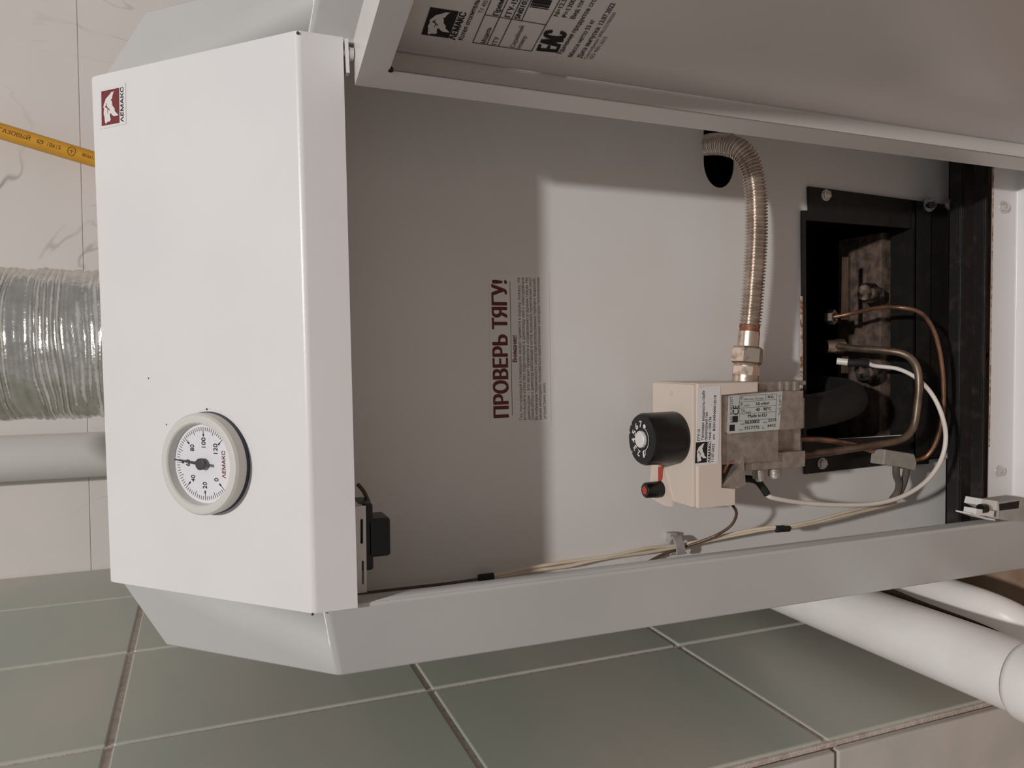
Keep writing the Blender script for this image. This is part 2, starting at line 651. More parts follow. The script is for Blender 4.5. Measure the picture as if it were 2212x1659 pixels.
# ---- wings of the outer casing (flared front strips with a folded upper facet)
PHI = radians(20)
W2 = V((-cos(PHI), sin(PHI), 0))
n2 = W2.cross(V((0, 0, 1)))
P2 = V((-.169, .004, 0))
Cc = onp(733, 1462, P2, n2)
Dc = onp(702, 1298, P2, n2)
Ac = onp(258, 1262, HP0 - SN * .007, SN)
n1 = (Dc - Cc).cross(Ac - Cc)
Bc = onp(365, 1395, Cc, n1)
A2 = onp(262, 1249, Cc, n1)
Cl0 = onp(2212, 1230, P2, n2)
Cl = Cc + (Cl0 - Cc) * ((-.714 - Cc.z) / (Cl0.z - Cc.z))
I0 = onp(815, 1299, P2, n2)
I1 = onp(2212, 1122, P2, n2)
Il = I0 + (I1 - I0) * ((-.714 - I0.z) / (I1.z - I0.z))
It = Dc.copy()
# inner edge continued up to the fold
I_up = I0 + (I0 - I1) * ((Dc.z - I0.z) / (I0.z - I1.z))
D_in = Cc + (Dc - Cc) * ((I_up.x - Cc.x) / (Dc.x - Cc.x))


def wing(sx):
    def m(p, dz=.0):
        p = V(p)
        return V((p.x * sx * -1 if sx > 0 else p.x, p.y, p.z + (.0035 if sx > 0 else 0)))
    b = MB()
    Iu = V((I_up.x, I_up.y, D_in.z))
    ret = V((-.002, .020, 0))
    backY = .488
    bx = -.2145
    # facet strips
    b.poly([m(D_in), m(Cc), m(Cl), m(Il), m(Iu)])
    b.poly([m(A2), m(Bc), m(Cc), m(D_in)])
    b.poly([m(Iu), m(Il), m(Il + ret), m(Iu + ret)])
    # narrow turn behind the outer edge, then the side sheet to the back
    t0, t1, t2 = Bc + V((.009, .02, -.006)), Cc + V((.012, .020, 0)), Cl + V((.012, .020, 0))
    s0, s1, s2 = V((t1.x, .30, Bc.z - .02)), V((t1.x, backY, Bc.z - .04)), V((t1.x, backY, Cl.z))
    k0, k1 = V((-.160, .14, .1415)), V((-.160, backY, .1415))
    b.poly([m(Cc), m(t1), m(t2), m(Cl)])
    b.poly([m(Bc), m(t0), m(t1), m(Cc)])
    b.poly([m(t0), m(s0), m(t1)])
    b.poly([m(t0), m(k0), m(s0)])
    b.poly([m(s0), m(k0), m(k1), m(s1)])
    b.poly([m(t1), m(s0), m(s1), m(s2), m(t2)])
    bmesh.ops.remove_doubles(b.bm, verts=b.bm.verts[:], dist=.0002)
    es = [e for e in b.bm.edges if len(e.link_faces) == 2 and e.calc_face_angle(0) > .1]
    bmesh.ops.bevel(b.bm, geom=es, offset=.0028, segments=3, profile=.5, affect='EDGES')
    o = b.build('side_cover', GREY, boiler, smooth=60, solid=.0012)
    return o


wing(-1)
wing(1)

# ---- top and back sheets
b = MB()
tx = abs(Cc.x) - .012
b.box((-.160, .128, .1405), (.160, .488, .1425))
b.build('top_sheet', GREY, boiler)
b = MB()
b.prism([(-tx, .487, -.714), (tx, .487, -.714), (tx, .487, Bc.z - .04), (.160, .487, .1405), (-.160, .487, .1405), (-tx, .487, Bc.z - .04)], (0, .002, 0))
b.build('back_sheet', GREY, boiler)

# ---- sloping control panel with a folded front lip
b = MB()
prof = [(YT, ZT), (0, HL), (0, 0), (.009, 0), (.009, .0012), (.0012, .0012), (.0012, HL - .0006), (YT + .0006, ZT - .0008)]
prof = [(YT, ZT), (0, HL), (0, .0), (.0012, .0), (.0012, HL - .0005), (YT + .0002, ZT - .0016)]
ring_l = [hood(-HWD, y, z) for y, z in prof]
ext = V((2 * HWD, 0, 2 * HWD * TILT))
b.prism(ring_l, ext)
cs = [e for e in b.bm.edges if abs(e.verts[0].co.x) > HWD - 1e-4 and abs(e.verts[1].co.x) > HWD - 1e-4 and e.calc_length() < .0022
      and min(v.co.z - TILT * v.co.x for v in e.verts) > ZT - .003]
bmesh.ops.bevel(b.bm, geom=cs, offset=.0022, segments=3, profile=.5, affect='EDGES')      # rounded sheet corners
# side flanges and bottom return
for sx in (-1, 1):
    x = sx * (HWD - .0006)
    b.prism([hood(x, YT, ZT - .001), hood(x, .001, HL), hood(x, .001, .004), hood(x, .006, .004), hood(x, .006, HL - .0035), hood(x, YT + .0018, ZT - .0045)], V((-sx * .0012, 0, 0)))
b.prism([hood(-HWD + .004, .0006, .0), hood(HWD - .03, .0006, .0), hood(HWD - .03, .008, .0), hood(-HWD + .004, .008, .0)], V((0, 0, .0012)))
b.prism([hood(-HWD, YT, ZT), hood(HWD, YT, ZT), hood(HWD, YT + .012, ZT), hood(-HWD, YT + .012, ZT)], V((0, 0, -.0012)))
b.bm.edges.ensure_lookup_table()
es = [e for e in b.bm.edges if all(abs(v.co.y) < 1e-4 and abs(v.co.z - TILT * v.co.x - HL) < 1e-4 for v in e.verts) and e.calc_length() > .1]
bmesh.ops.bevel(b.bm, geom=es, offset=.0024, segments=4, profile=.5, affect='EDGES')
ctrl = b.build('control_panel', WHITE, boiler, smooth=40)
for x, y, r in ((321, 817, .0005), (447, 884, .0007), (360, 917, .0005), (675, 1327, .0008), (643, 71, .0009)):
    c = onp(x, y, HP0, SN)
    b = MB()
    b.lathe(c - SN * .0004, SN, [(0, r), (.0006, r), (.0007, r * .5)], 10)
    b.build('dark_speck', SPECK, ctrl)

# ---- brand sticker on the panel, upper right corner
A = Print(HP0, SN)
q = [A.P(p) for p in ((216, 280), (214, 192), (272, 178), (273, 268))]
b = MB()
b.prism([p - SN * .0002 for p in q], SN * .0004)
stk = b.build('brand_sticker', LABELW, boiler)
PS = HP0 + SN * .0003
emblem(PS, SN, (258.5, 265.3), (257.6, 189.5), (220, 272.5), LOGORED, LOGOW, stk)
T = Print(PS, SN)
T.text('ΛЕМАКС', (267.5, 263), (266.6, 187.5), .0027, .03)
T.build('lettering', INK, stk)

# ---- thermometer
GC = onp(455, 999, HP0, SN)
thermo = MB()
R0 = .0322
thermo.lathe(GC - SN * .006, SN, [(0, .0255), (.0075, .0255), (.0075, R0 - .0006), (.0085, R0), (.0150, R0), (.0166, R0 - .0012), (.0170, R0 - .003),
                          (.0168, .0266), (.0160, .0258), (.0120, .0252), (.0100, .0250)], 72, ref=HN, closed=True)
thermo = thermo.build('thermometer', BEZEL, boiler, smooth=35)
b = MB()
b.lathe(GC, SN, [(.0, R0 + .0004), (.0022, R0 + .0004)], 64, ref=HN)  # dark base ring: rubber seal and painted shadow gap in one
b.build('gasket_and_shade', GASKET_SHADE, thermo)
b = MB()
DP = GC + SN * .0052
b.lathe(DP - SN * .0012, SN, [(0, .0252), (.0012, .0252)], 64, ref=HN)
b.build('dial', DIAL, thermo)
gu = SN.cross(HN)                                     # dial up
if gu.z < 0:
    gu = -gu
def dial(ang, r):                                      # ang in degrees clockwise from top
    a = radians(ang)
    return DP + SN * .0002 + HN * (sin(a) * r) + gu * (cos(a) * r)
T = Print(DP, SN)
for v in range(0, 121, 2):
    a = -135 + v * 2.25
    r1 = .0232
    r0 = .0188 if v % 20 == 0 else (.0193 if v % 10 == 0 else .0208)
    T.line(dial(a, r1), dial(a, r0), .00030)
    if v % 20 == 0:
        T.line(dial(a, .0190), dial(a, .0172), .0010)
T.build('tick_marks', INK, thermo)
T = Print(DP, SN)
for v in range(0, 121, 20):
    a = -135 + v * 2.25
    s = str(v)
    wd = .0021 * len(s)
    rr = .0138 if v not in (100,) else .0134
    p = dial(a, rr) - HN * wd / 2 - gu * .0016
    T.text3(s, p, HN, .0033, .01, wd)
T.text3('°C', dial(0, .0052) - HN * .0016, HN, .0024, 0, .003)
T.build('numerals', INK, thermo)
T = Print(DP, SN)
T.text3('ΛЕМАКС', dial(180, .0175) - HN * .0085, HN, .0026, .02, .017)
T.build('lettering', LOGORED, thermo)
b = MB()
NP = DP + SN * .0030
a = radians(6)
nd = HN * sin(a) + gu * cos(a)
ns = nd.cross(SN)
b.prism([NP - ns * .0009 - nd * .0075, NP + ns * .0009 - nd * .0075, NP + ns * .0008 + nd * .004, NP + ns * .00035 + nd * .0222, NP - ns * .00035 + nd * .0222, NP - ns * .0008 + nd * .004], SN * .0005)
b.lathe(DP, SN, [(0, .0012), (.0022, .0012), (.0022, .0037), (.0038, .0037), (.0041, .0032)], 28)
b.build('needle', GLASSK, thermo, smooth=40)

# ---- inner front sheet with the burner opening and the hose slot
def sheet(outline, holes, Y, th, name, m, parent):
    """flat sheet in the plane Y with holes; outline and holes as (x, z) lists"""
    c = bpy.data.curves.new(name, 'CURVE')
    c.dimensions = '2D'
    c.fill_mode = 'BOTH'
    c.extrude = th / 2
    for poly in [outline] + holes:
        s = c.splines.new('POLY')
        s.points.add(len(poly) - 1)
        for p, (x, z) in zip(s.points, poly):
            p.co = (x, z, 0, 1)
        s.use_cyclic_u = True
    o = bpy.data.objects.new(name, c)
    COL.objects.link(o)
    me = bpy.data.meshes.new_from_object(o.evaluated_get(bpy.context.evaluated_depsgraph_get()))
    bpy.data.objects.remove(o)
    bpy.data.curves.remove(c)
    for v in me.vertices:
        v.co = V((v.co.x, Y - v.co.z, v.co.y))
    me.materials.clear()
    me.materials.append(m)
    me.name = name
    o = bpy.data.objects.new(name, me)
    COL.objects.link(o)
    if parent:
        o.parent = parent
        o.matrix_parent_inverse = parent.matrix_basis.inverted()
    return o


def xz(px, Y=YP):
    p = at(px[0], px[1], Y)
    return (p.x, p.z)


hx0, hz0 = xz((1585, 350))                              # slot in the sheet: round lower (left) end
hx1, hz1 = xz((1519, 350))
tipx, _ = xz((1552, 406))
cz, rz = (hz0 + hz1) / 2, abs(hz1 - hz0) / 2
slot = [(tipx + .0225 + .0225 * cos(t), cz + rz * sin(t)) for t in [pi / 2 + pi * k / 16 for k in range(17)]]
slot += [(.190, cz - rz), (.190, cz + rz)]
ox0, oz1 = xz((1736, 952))
ox1, _ = xz((1740, 474))
oz0 = at(2045, 700, YP).z
op = [(ox0, oz1), (ox1, oz1), (ox1, oz0 + .014), (ox0, oz0 + .014)]
ip = sheet([(-.2055, .02), (.2055, .02), (.2055, oz0), (-.2055, oz0)], [slot, op], YP, .0014, 'inner_panel', PANEL, boiler)
for sx in (-1, 1):                                      # turned edges of the inner sheet, behind the wings
    b = MB()
    b.box((sx * .2055 - .0007, .026, oz0), (sx * .2055 + .0007, YP, .02))
    b.build('inner_side_edge', PANEL, boiler)
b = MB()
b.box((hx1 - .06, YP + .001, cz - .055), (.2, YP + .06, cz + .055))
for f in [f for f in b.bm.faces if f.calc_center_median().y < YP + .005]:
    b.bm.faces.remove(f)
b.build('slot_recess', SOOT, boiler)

# ---- warning sticker
A = Print((0, YP - .0007, 0), (0, -1, 0))
b = MB()
q = [at(x, y, YP - .0007) for x, y in ((1060, 915), (1190, 915), (1186, 590), (1056, 592))]
b.prism(q, (0, -.0002, 0))
ws = b.build('warning_sticker', FILM, boiler)
T = Print((0, YP - .0009, 0), (0, -1, 0))
T.text('ПРОВЕРЬ ТЯГУ!', (1098.8, 900), (1094, 607), .0126, .036)
T.text('Внимание!', (1116.6, 782), (1115.8, 725), .0038, .02)
T.build('heading', MAROON, ws)
T = Print((0, YP - .0009, 0), (0, -1, 0))
lines = ['Газ, поступающий в помещение, может привести к взрыву, пожару. Не',
         'используйте котел без подключения к дымоходу или с неисправным',
         'дымоходом – это может привести к отравлению угарным газом. Не',
         'прикасайтесь к дымоходу работающего котла: возможен термический ожог!',
         'Во избежание термического ожога при использовании горячего водоснаб-',
         'жения необходимо пользоваться смесительными санитарно-техническими']
for s, xl, xr in zip(lines, (432, 471, 513, 552, 595, 636), (406, 446, 489, 527, 568, 610)):
    T.text(s, (1040 + xl * .205, 907), (1040 + xr * .205, 599.5), .0026, .0)
T.text('устройствами (кран).', (1040 + 682 * .205, 905), (1040 + 672 * .205, 826), .0026, .0)
T.line((1106.6, 897), (1101.5, 608), .0004)
T.build('lettering', PARA, ws)

# ---- door, opened 106 degrees about its right-hand hinge
DS = at(763, 97, .009)
DA = radians(-74)
DD = V((cos(DA), sin(DA), 0))                            # away from the hinge
DN = DD.cross(V((0, 0, 1)))                              # inner face normal
DTK, DW, DH, LIPH, LIPV = .0272, .335, .636, .0170, .0165


def dr(a, h, t):                                         # door coordinates: along, down, in
    return DS + DD * a + V((0, 0, -h)) + DN * t


b = MB()
R = [(0, 0), (DW, 0), (DW, DH), (0, DH)]
Q = [(LIPH, LIPV), (DW - LIPH, LIPV), (DW - LIPH, DH - LIPV), (LIPH, DH - LIPV)]
o0 = [b.bm.verts.new(dr(a, h, 0)) for a, h in R]
o1 = [b.bm.verts.new(dr(a, h, DTK)) for a, h in R]
i1 = [b.bm.verts.new(dr(a, h, DTK)) for a, h in Q]
b.bm.faces.new(o0)
for k in range(4):
    b.bm.faces.new((o0[k], o1[k], o1[(k + 1) % 4], o0[(k + 1) % 4]))
    b.bm.faces.new((o1[k], i1[k], i1[(k + 1) % 4], o1[(k + 1) % 4]))
es = [e for e in b.bm.edges if len(e.link_faces) == 2 and e.calc_face_angle(0) > .5]
bmesh.ops.bevel(b.bm, geom=es, offset=.0035, segments=4, profile=.5, affect='EDGES')
door = b.build('door', DOORM, boiler, smooth=50, solid=.0011)
FP0 = dr(0, 0, .0008)
b = MB()
b.lathe(dr(LIPH + .0006, LIPV + .0008, DTK - .001), DN, [(0, .0016), (.0018, .0016)], 14)
b.build('corner_notch', SOOT, door)
z8 = lambda x, y: (880 + x * .2351, y * .2351)
emblem(FP0, DN, z8(378, 350), z8(473, 106), z8(128, 315), LOGOBLK, LABELK, door)
T = Print(FP0, DN)
for s, a, c, h, bd in (('ΛЕМАКС', (438, 366), (546, 118), .0062, .035), ('Модель', (716, 398), (776, 256), .0046, .005), ('ГГУ', (818, 412), (846, 342), .0046, .005),
                   ('Серийный', (984, 438), (1076, 242), .0046, .0), ('номер', (1038, 446), (1102, 334), .0044, .0),
                   ('Прем', (836, 142), (892, 2), .0052, .02), ('ГГУ-15', (944, 158), (1020, -8), .0052, .02), ('SN0103', (1030, 176), (1118, -10), .0052, .02),
                   ('N=12.5', (1384, 150), (1468, -4), .0048, .01), ('P=1300', (1460, 160), (1552, -8), .0048, .01), ('Вид топ', (1538, 174), (1636, -6), .0048, .01),
                   ('Удаление продуктов сго', (1414, 502), (1742, -6), .0048, .01), ('Масса нетто 53 кг', (1514, 522), (1728, 184), .0048, .01),
                   ('Дата выпуска: 12.07.2022', (1598, 532), (1914, 34), .0050, .012), ('Котел отопитель', (508, 368), (670, 0), .0046, .012)):
    T.text(s, z8(*a), z8(*c), h * .66, bd)
T.text('ЕАС', z8(1380, 474), z8(1470, 300), .0138, .045)
for a, c in (((600, 390), (770, 0)), ((730, 410), (922, -4)), ((835, 428), (1046, -4)), ((1140, 470), (1404, -6)), ((596, 390), (1141, 470)), ((710, 135), (1276, 229)), ((1050, 188), (1142, -6))):
    T.line(z8(*a), z8(*c), .0005)
for yy, wd in ((72, .0007), (52, .0016), (34, .0007), (24, .0012), (8, .0018), (-6, .0008)):
    T.line(z8(1130 + (60 - yy) * .45, yy - 12), z8(1300 + (60 - yy) * .45, yy + 14), wd)
T.build('lettering', INK, door)
T = Print(FP0, DN)
for s, a, c, h in (('Сертификат №RU22780500', (1650, 542), (1922, 118), .0036), ('ISO 9001:2015', (1700, 542), (1840, 342), .0038)):
    T.text(s, z8(*a), z8(*c), h * .66, .0)
T.build('small_print', INKG, door)
T = Print(FP0, DN)
T.text('ТУ 4931', z8(690, 124), z8(752, -4), .0028)
T.build('model_code', INKG, door)

# hinge between panel and door
b = MB()
hz_ = -.0040
pl = [at(x, y, .0005) for x, y in ((744, 83), (752, 83), (755.5, 157), (748, 157))]
b.prism(pl, (0, .006, 0))
hin = b.build('door_hinge', WHITE, boiler)
b = MB()
pc = at(753.5, 117, .004)
b.lathe(pc + V((0, 0, .0035)), (0, 0, -1), [(0, .0026), (.0035, .0026), (.0036, .0040), (.0060, .0040)], 18)
b.build('pin', STEEL, hin, smooth=40)

# ---- black frame around the burner opening
PLY = YP - .0030
outl = [xz(p, PLY) for p in ((1731, 455), (1746, 455), (1745, 403), (2046, 443), (2046, 988), (1738, 1024), (1733, 930))]
inn = [xz(p, PLY) for p in ((1739, 476), (1980, 494), (1980, 940), (1741, 952))]
inn2 = [xz(p, PLY) for p in ((2014, 470), (2040, 470), (2040, 960), (2014, 960))]
bf = sheet(outl, [inn], PLY, .0024, 'burner_frame', BLACK, boiler)
b = MB()
q = [at(x, y, PLY) for x, y in ((1728, 640), (1732, 640), (1733, 905), (1729, 905))]
b.prism(q, (0, -.0012, 0))
b.build('rusted_edge', RUSTEDGE, bf)
b = MB()                                                # angle bar across the opening
q = [at(x, y, PLY - .004) for x, y in ((1977, 434), (2011, 438), (2007, 1002), (1975, 1004))]
b.prism(q, (0, .002, 0))
q2 = [q[0], q[3], q[3] + V((0, .03, 0)), q[0] + V((0, .03, 0))]
b.prism(q2, (0, 0, -.0015))
b.build('cross_bar', BLACK, bf)


def hexbolt(c, axis, r, h, m, parent, name='screw', dome=.0, washer=0.0):
    b = MB()
    ax = V(axis)
    if washer:
        b.lathe(c, ax, [(0, washer), (.0012, washer), (.0014, washer - .0004)], 20)
    b.lathe(c + ax * .001, ax, [(0, r), (h * .8, r), (h, r * .82)], 6, phase=.3)
    if dome:
        b.lathe(c + ax * (h + .0008), ax, [(0, r * .55), (dome * .6, r * .5), (dome, r * .25)], 14)
    return b.build(name, m, parent, smooth=30)


YN = V((0, -1, 0))
for x, y in ((1783, 422), (2049, 442), (1775, 1001), (2046, 980)):
    hexbolt(at(x, y, PLY - .0012), YN, .0048, .0032, STEEL, bf, dome=.0012, washer=.0056)
hexbolt(at(2006, 443, PLY - .004), YN, .0056, .005, STEEL, bf, washer=.007)
b = MB()
b.tube([at(2008, 443, PLY - .008), at(2014, 443, PLY - .016)], .0034, 14)
b.build('stud', BLACK, bf, smooth=40)

# ---- firebox behind the opening
b = MB()
b.box((ox0 - .02, YP + .002, oz0 + .002), (ox1 + .02, YP + .25, oz1 + .03))
for f in [f for f in b.bm.faces if f.calc_center_median().y < YP + .01]:
    b.bm.faces.remove(f)
b.build('firebox', SOOT, boiler)

# ---- base: dark tray with two angle bars, white bottom flange
TRX0, TRX1 = -.205, .205
b = MB()
b.box((TRX0, YP + .004, -.713), (TRX1, YP + .006, oz0 + .001))
tray = b.build('base_tray', BLACK, boiler)
b = MB()
for xa, xb_, Y in ((2074, 2079, .082), (2126, 2131, .060)):
    p0, p1 = at(xa, 700, Y), at(xb_, 700, Y)
    b = MB()
    b.box((TRX0, Y, p1.z), (TRX1, Y + .002, p0.z), .0004, 1)
    b.box((TRX0, Y + .0015, p0.z - .002), (TRX1, Y + .013, p0.z), .0004, 1)
    b.build('angle_bar', WORN, tray)
b = MB()
p0, p1 = at(2080, 700, .080), at(2128, 700, .080)
b.box((TRX0, .080, p1.z), (TRX1, .082, p0.z), 0)
b.build('front_strip', WORN, tray)
FY = .040
e0, e1_ = at(2143.5, 365, FY), at(2132.5, 1130, FY)
f0, f1_ = at(2196, 380, FY), at(2186, 1090, FY)
b = MB()
xr, xl = .1985, -.1985
def lerpx(A, B, x):
    t = (x - A.x) / (B.x - A.x)
    return A + (B - A) * t
E0, E1 = lerpx(e0, e1_, xr), lerpx(e0, e1_, xl)
F0, F1 = lerpx(f0, f1_, xr), lerpx(f0, f1_, xl)
G0, G1 = F0 + V((0, -.030, -.004)), F1 + V((0, -.030, -.004))
H0, H1 = G0 + V((0, 0, -.009)), G1 + V((0, 0, -.009))
vs = [[b.bm.verts.new(p) for p in r] for r in ((E0, E1), (F0, F1), (G0, G1), (H0, H1))]
for a_, c_ in zip(vs[:-1], vs[1:]):
    b.bm.faces.new((a_[0], a_[1], c_[1], c_[0]))
es = [e for e in b.bm.edges if len(e.link_faces) == 2]
bmesh.ops.bevel(b.bm, geom=es, offset=.0022, segments=3, profile=.5, affect='EDGES')
bfl = b.build('base_flange', WHITE, boiler, smooth=60, solid=.0012)
b = MB()
q = [E0 + V((-.012, -.0008, .0002)), E1 + V((.09, -.0008, .0002)), E1 + V((.09, -.0008, -.0010)), E0 + V((-.012, -.0008, -.0012))]
b.prism(q, (0, -.0002, 0))
b.build('rusted_edge', RUSTEDGE, bfl)
for x, y in ((2167, 447), (2158, 1017)):
    hexbolt(at(x, y, FY - .0008), YN, .0046, .0030, STEEL, bfl, dome=.0012, washer=.0058)

# ---- door latch at the lower left
LY = .004
b = MB()
q = [at(x, y, LY) for x, y in ((2122, 1078), (2158, 1083), (2157, 1102), (2140, 1102), (2118, 1092))]
b.prism(q, (0, .016, 0))
q = [at(x, y, LY - .006) for x, y in ((2110, 1099), (2148, 1104), (2146, 1117), (2108, 1112))]
b.prism(q, (0, .012, 0))
q = [at(x, y, LY - .006) for x, y in ((2096, 1108), (2134, 1119), (2150, 1122), (2150, 1125), (2130, 1122), (2096, 1111))]
b.prism(q, (0, .014, 0))
latch = b.build('door_latch', WHPL, boiler)
b = MB()
q = [at(x, y, LY - .002) for x, y in ((2158, 1084), (2215, 1076), (2215, 1128), (2157, 1122))]
b.prism(q, (0, .018, 0))
b.build('latch_body', CLIPG, latch)
b = MB()
q = [at(x, y, LY - .0024) for x, y in ((2159, 1089), (2202, 1082), (2200, 1098), (2160, 1103))]
b.prism(q, (0, .003, 0))
b.build('latch_slot', BLKPL, latch)
b = MB()
b.lathe(at(2128, 1098, LY - .004), (0, 0, 1), [(0, .0042), (.006, .0042)], 18)
b.build('roller', BLKPL, latch)

# ---- draught sensor on a slotted white bracket under the panel
DSY = .030
b = MB()
xs0, xs1 = at(784, 1280, DSY), at(784, 1100, DSY)
zt_ = .012
X0, X1 = at(790, 1279, DSY).x, at(790, 1092, DSY).x
zb_ = at(791, 1200, DSY).z
bk = b
s1 = [xz((779, 1120), DSY), xz((783, 1174), DSY)]
o1_ = [(X0, zt_), (X1, zt_), (X1, zb_), (X0, zb_)]
h1 = [xz(p, DSY) for p in ((778, 1174), (778, 1121), (784, 1121), (784, 1174))]
h2 = [xz(p, DSY) for p in ((781, 1262), (781, 1211), (786, 1211), (786, 1262))]
b.bm.free()
br = sheet(o1_, [h1, h2], DSY, .0015, 'sensor_bracket', WHPL, boiler)
b = MB()
b.box((X0, DSY, zb_), (X1, DSY + .03, zb_ + .0015))
b.box((X1 - .0015, DSY, zb_), (X1, DSY + .04, zt_))
b.build('bracket_edge', WHPL, br)
b = MB()
p0, p1 = at(789, 1234, DSY + .004), at(806, 1087, DSY + .004)
b.box((p0.x, DSY + .004, p1.z), (p1.x, DSY + .032, p0.z + .004), .0018, 2)
p0, p1 = at(806, 1205, DSY + .004), at(844, 1118, DSY + .004)
b.box((p0.x, DSY + .004, p1.z), (p1.x, DSY + .028, p0.z + .004), .002, 2)
sens = b.build('draught_sensor', BLKPL, boiler, smooth=40)
b = MB()
pts = spline([at(773, 1046, .062), at(786, 1062, .058), at(795, 1082, .054), at(801, 1100, .050)], 8)
b.tube(pts, .0014, 10)
b.build('sensor_lead', BROWN, sens, smooth=60)

# ================================================================== GAS VALVE
VY = .028
zt_v = at(1500, 960, VY).z
VX0, VX1 = at(1500, 1100, VY).x, at(1500, 828, VY).x
VB = VY + .0603
valve = thing('gas_valve', 'beige and aluminium gas control valve with a black numbered knob, inside the boiler', 'valve', ((VX0 + VX1) / 2, .04, zt_v - .06))
zf = at(1556, 960, VY).z
zl = at(1589, 1080, VY).z
zr = at(1638, 836, VY).z
xe_l = at(1575, 1055, VY).x
xe_r = at(1575, 850, VY).x
b = MB()
# cover seen from the front: deep hood with longer left and right ears
ol = [(VX0, zt_v - .0035), (VX1, zt_v - .0035), (VX1, zr), (xe_r, zr), (xe_r, zf), (xe_l, zf), (xe_l, zl), (VX0, zl)]
b.prism([V((x, VY, z)) for x, z in ol], (0, VB - VY, 0))
bmesh.ops.bevel(b.bm, geom=[e for e in b.bm.edges], offset=.0010, segments=2, profile=.5, affect='EDGES')
b.box((VX0 + .0008, VY + .0022, zt_v - .004), (VX1 - .0008, VB - .0008, zt_v), .0012, 2)
cov = b.build('valve_cover', BEIGE, valve, smooth=40)
b = MB()
p = atz(1450, 850, zt_v)
b.lathe(p - V((0, 0, .0006)), (0, 0, 1), [(0, .0022), (.0008, .0022), (.0008, .0013), (.0002, .0012)], 16)
b.build('screw', STEEL, cov)
b = MB()                                                # raised triangle and red pointer
tri = [atz(x, y, zt_v) for x, y in ((1412, 1003), (1433, 1003), (1458, 1094), (1440, 1092), (1405, 1072))]
b.prism(tri, (0, 0, .0022))
b.build('pointer_plate', BEIGE, cov)
b = MB()
pts = [atz(x, y, zt_v + .0024) for x, y in ((1423, 1008), (1432, 1008), (1431, 1034), (1427, 1040), (1423, 1040))]
b.prism(pts, (0, 0, .0006))
b.build('red_pointer', REDPL, cov)

# knob
kc = atz(1459, 945, zt_v)
KR, KH = .0211, .0315
b = MB()
seg = 96
prof = [(0, KR * .98), (.002, KR), (KH - .002, KR * .985), (KH, KR * .93)]
rs = []
for h, r in prof:
    rs.append([])
    for i in range(seg):
        t = 2 * pi * i / seg
        notch = 1.0
        d = (degr := math.degrees(t)) % 24
        if h > KH * .6 and 100 < degr < 260 and d < 3:
            notch = .90
        rs[-1].append(kc + V((r * notch * sin(t) , -r * notch * cos(t), h)))
rs = [[p for p in r][::1] for r in rs]
b.rings(rs)
knob = b.build('control_knob', BLKPL, valve, smooth=40)
kt = kc + V((0, 0, KH))
b = MB()
b.lathe(kt, (0, 0, 1), [(-.001, .0070), (.0020, .0068), (.0027, .0060)], 12)
b.build('push_button', WHPL, knob, smooth=25)
T = Print(kt, (0, 0, 1), .0002)


def kp(ang, r):                                        # clockwise from far side, seen from above
    a_ = radians(ang)
    return kt + V((sin(a_) * r, cos(a_) * r, .0003))


for i, s in enumerate('1234567'):
    ang = -102 + i * 31
    a_ = radians(ang)
    r_ = V((cos(a_), -sin(a_), 0))
    T.text3(s, kp(ang, .0096) - r_ * .0017, r_, .0050, .04, .0034 if s != '1' else .0018)
prev = None
for k in range(33):
    ang = 112 + k * (136 / 32)
    p = kp(ang, .0098 + .0006 * sin(k * pi / 32))
    if prev:
        T.line(prev, p, .0006)
    prev = p
prev = None
for k in range(17):
    a_ = 2 * pi * k / 16
    p = kp(-112, .0112) + V((cos(a_), sin(a_), 0)) * .0020
    if prev:
        T.line(prev, p, .0005)
    prev = p
cdot = kp(112, .0112)
T.poly([cdot + V((cos(2 * pi * k / 16), sin(2 * pi * k / 16), 0)) * .0019 for k in range(16)])
T.build('numerals', WHPL, knob)

# ignition button
bc = atz(1432, 1056, zt_v)
b = MB()
b.lathe(bc, (0, 0, 1), [(0, .0068), (.012, .0066), (.0165, .0064), (.0175, .0055)], 28)
ign = b.build('ignition_button', BLKPL, valve, smooth=40)
b = MB()
b.lathe(bc + V((0, 0, .0172)), (0, 0, 1), [(0, .0040), (.0008, .0038)], 5)
b.build('red_spark_mark', REDPL, ign)

# white label on the cover
FRP = V((0, VY, 0))
b = MB()
q = [at(x, y, VY) for x, y in ((1502, 1007), (1551, 1001), (1556, 833), (1507, 838))]
b.prism(q, (0, -.0003, 0))
lab = b.build('rating_label', LABELW, valve)
FL = V((0, VY - .0003, 0))
z9 = lambda x, y: (1500 + x * .12054, 820 + y * .12054)
emblem(FL, YN, z9(220, 1485), z9(237, 1112), z9(8, 1502), LOGOBLK, LABELW, lab)
T = Print(FL, YN)
for s, a_, c_, h, bd in (('ГГУ-15', (98, 1090), (98, 888), .0030, .015), ('Тепловая мощность-15кВт', (165, 1085), (188, 195), .0030, .01), ('природный газ', (222, 1085), (236, 585), .0030, .01),
                       ('газа-1300 Па', (292, 1082), (300, 672), .0030, .01), ('s/n:  BG01049400012018', (362, 1072), (390, 282), .0028, .01),
                       ('ΛЕМАКС', (284, 1488), (296, 1108), .0030, .035), ('11.07.2022', (338, 1468), (356, 1150), .0028, .01)):
    T.text(s, z9(*a_), z9(*c_), h * .78, bd)
T.build('lettering', INK, lab)

# die-cast body
DV = .013


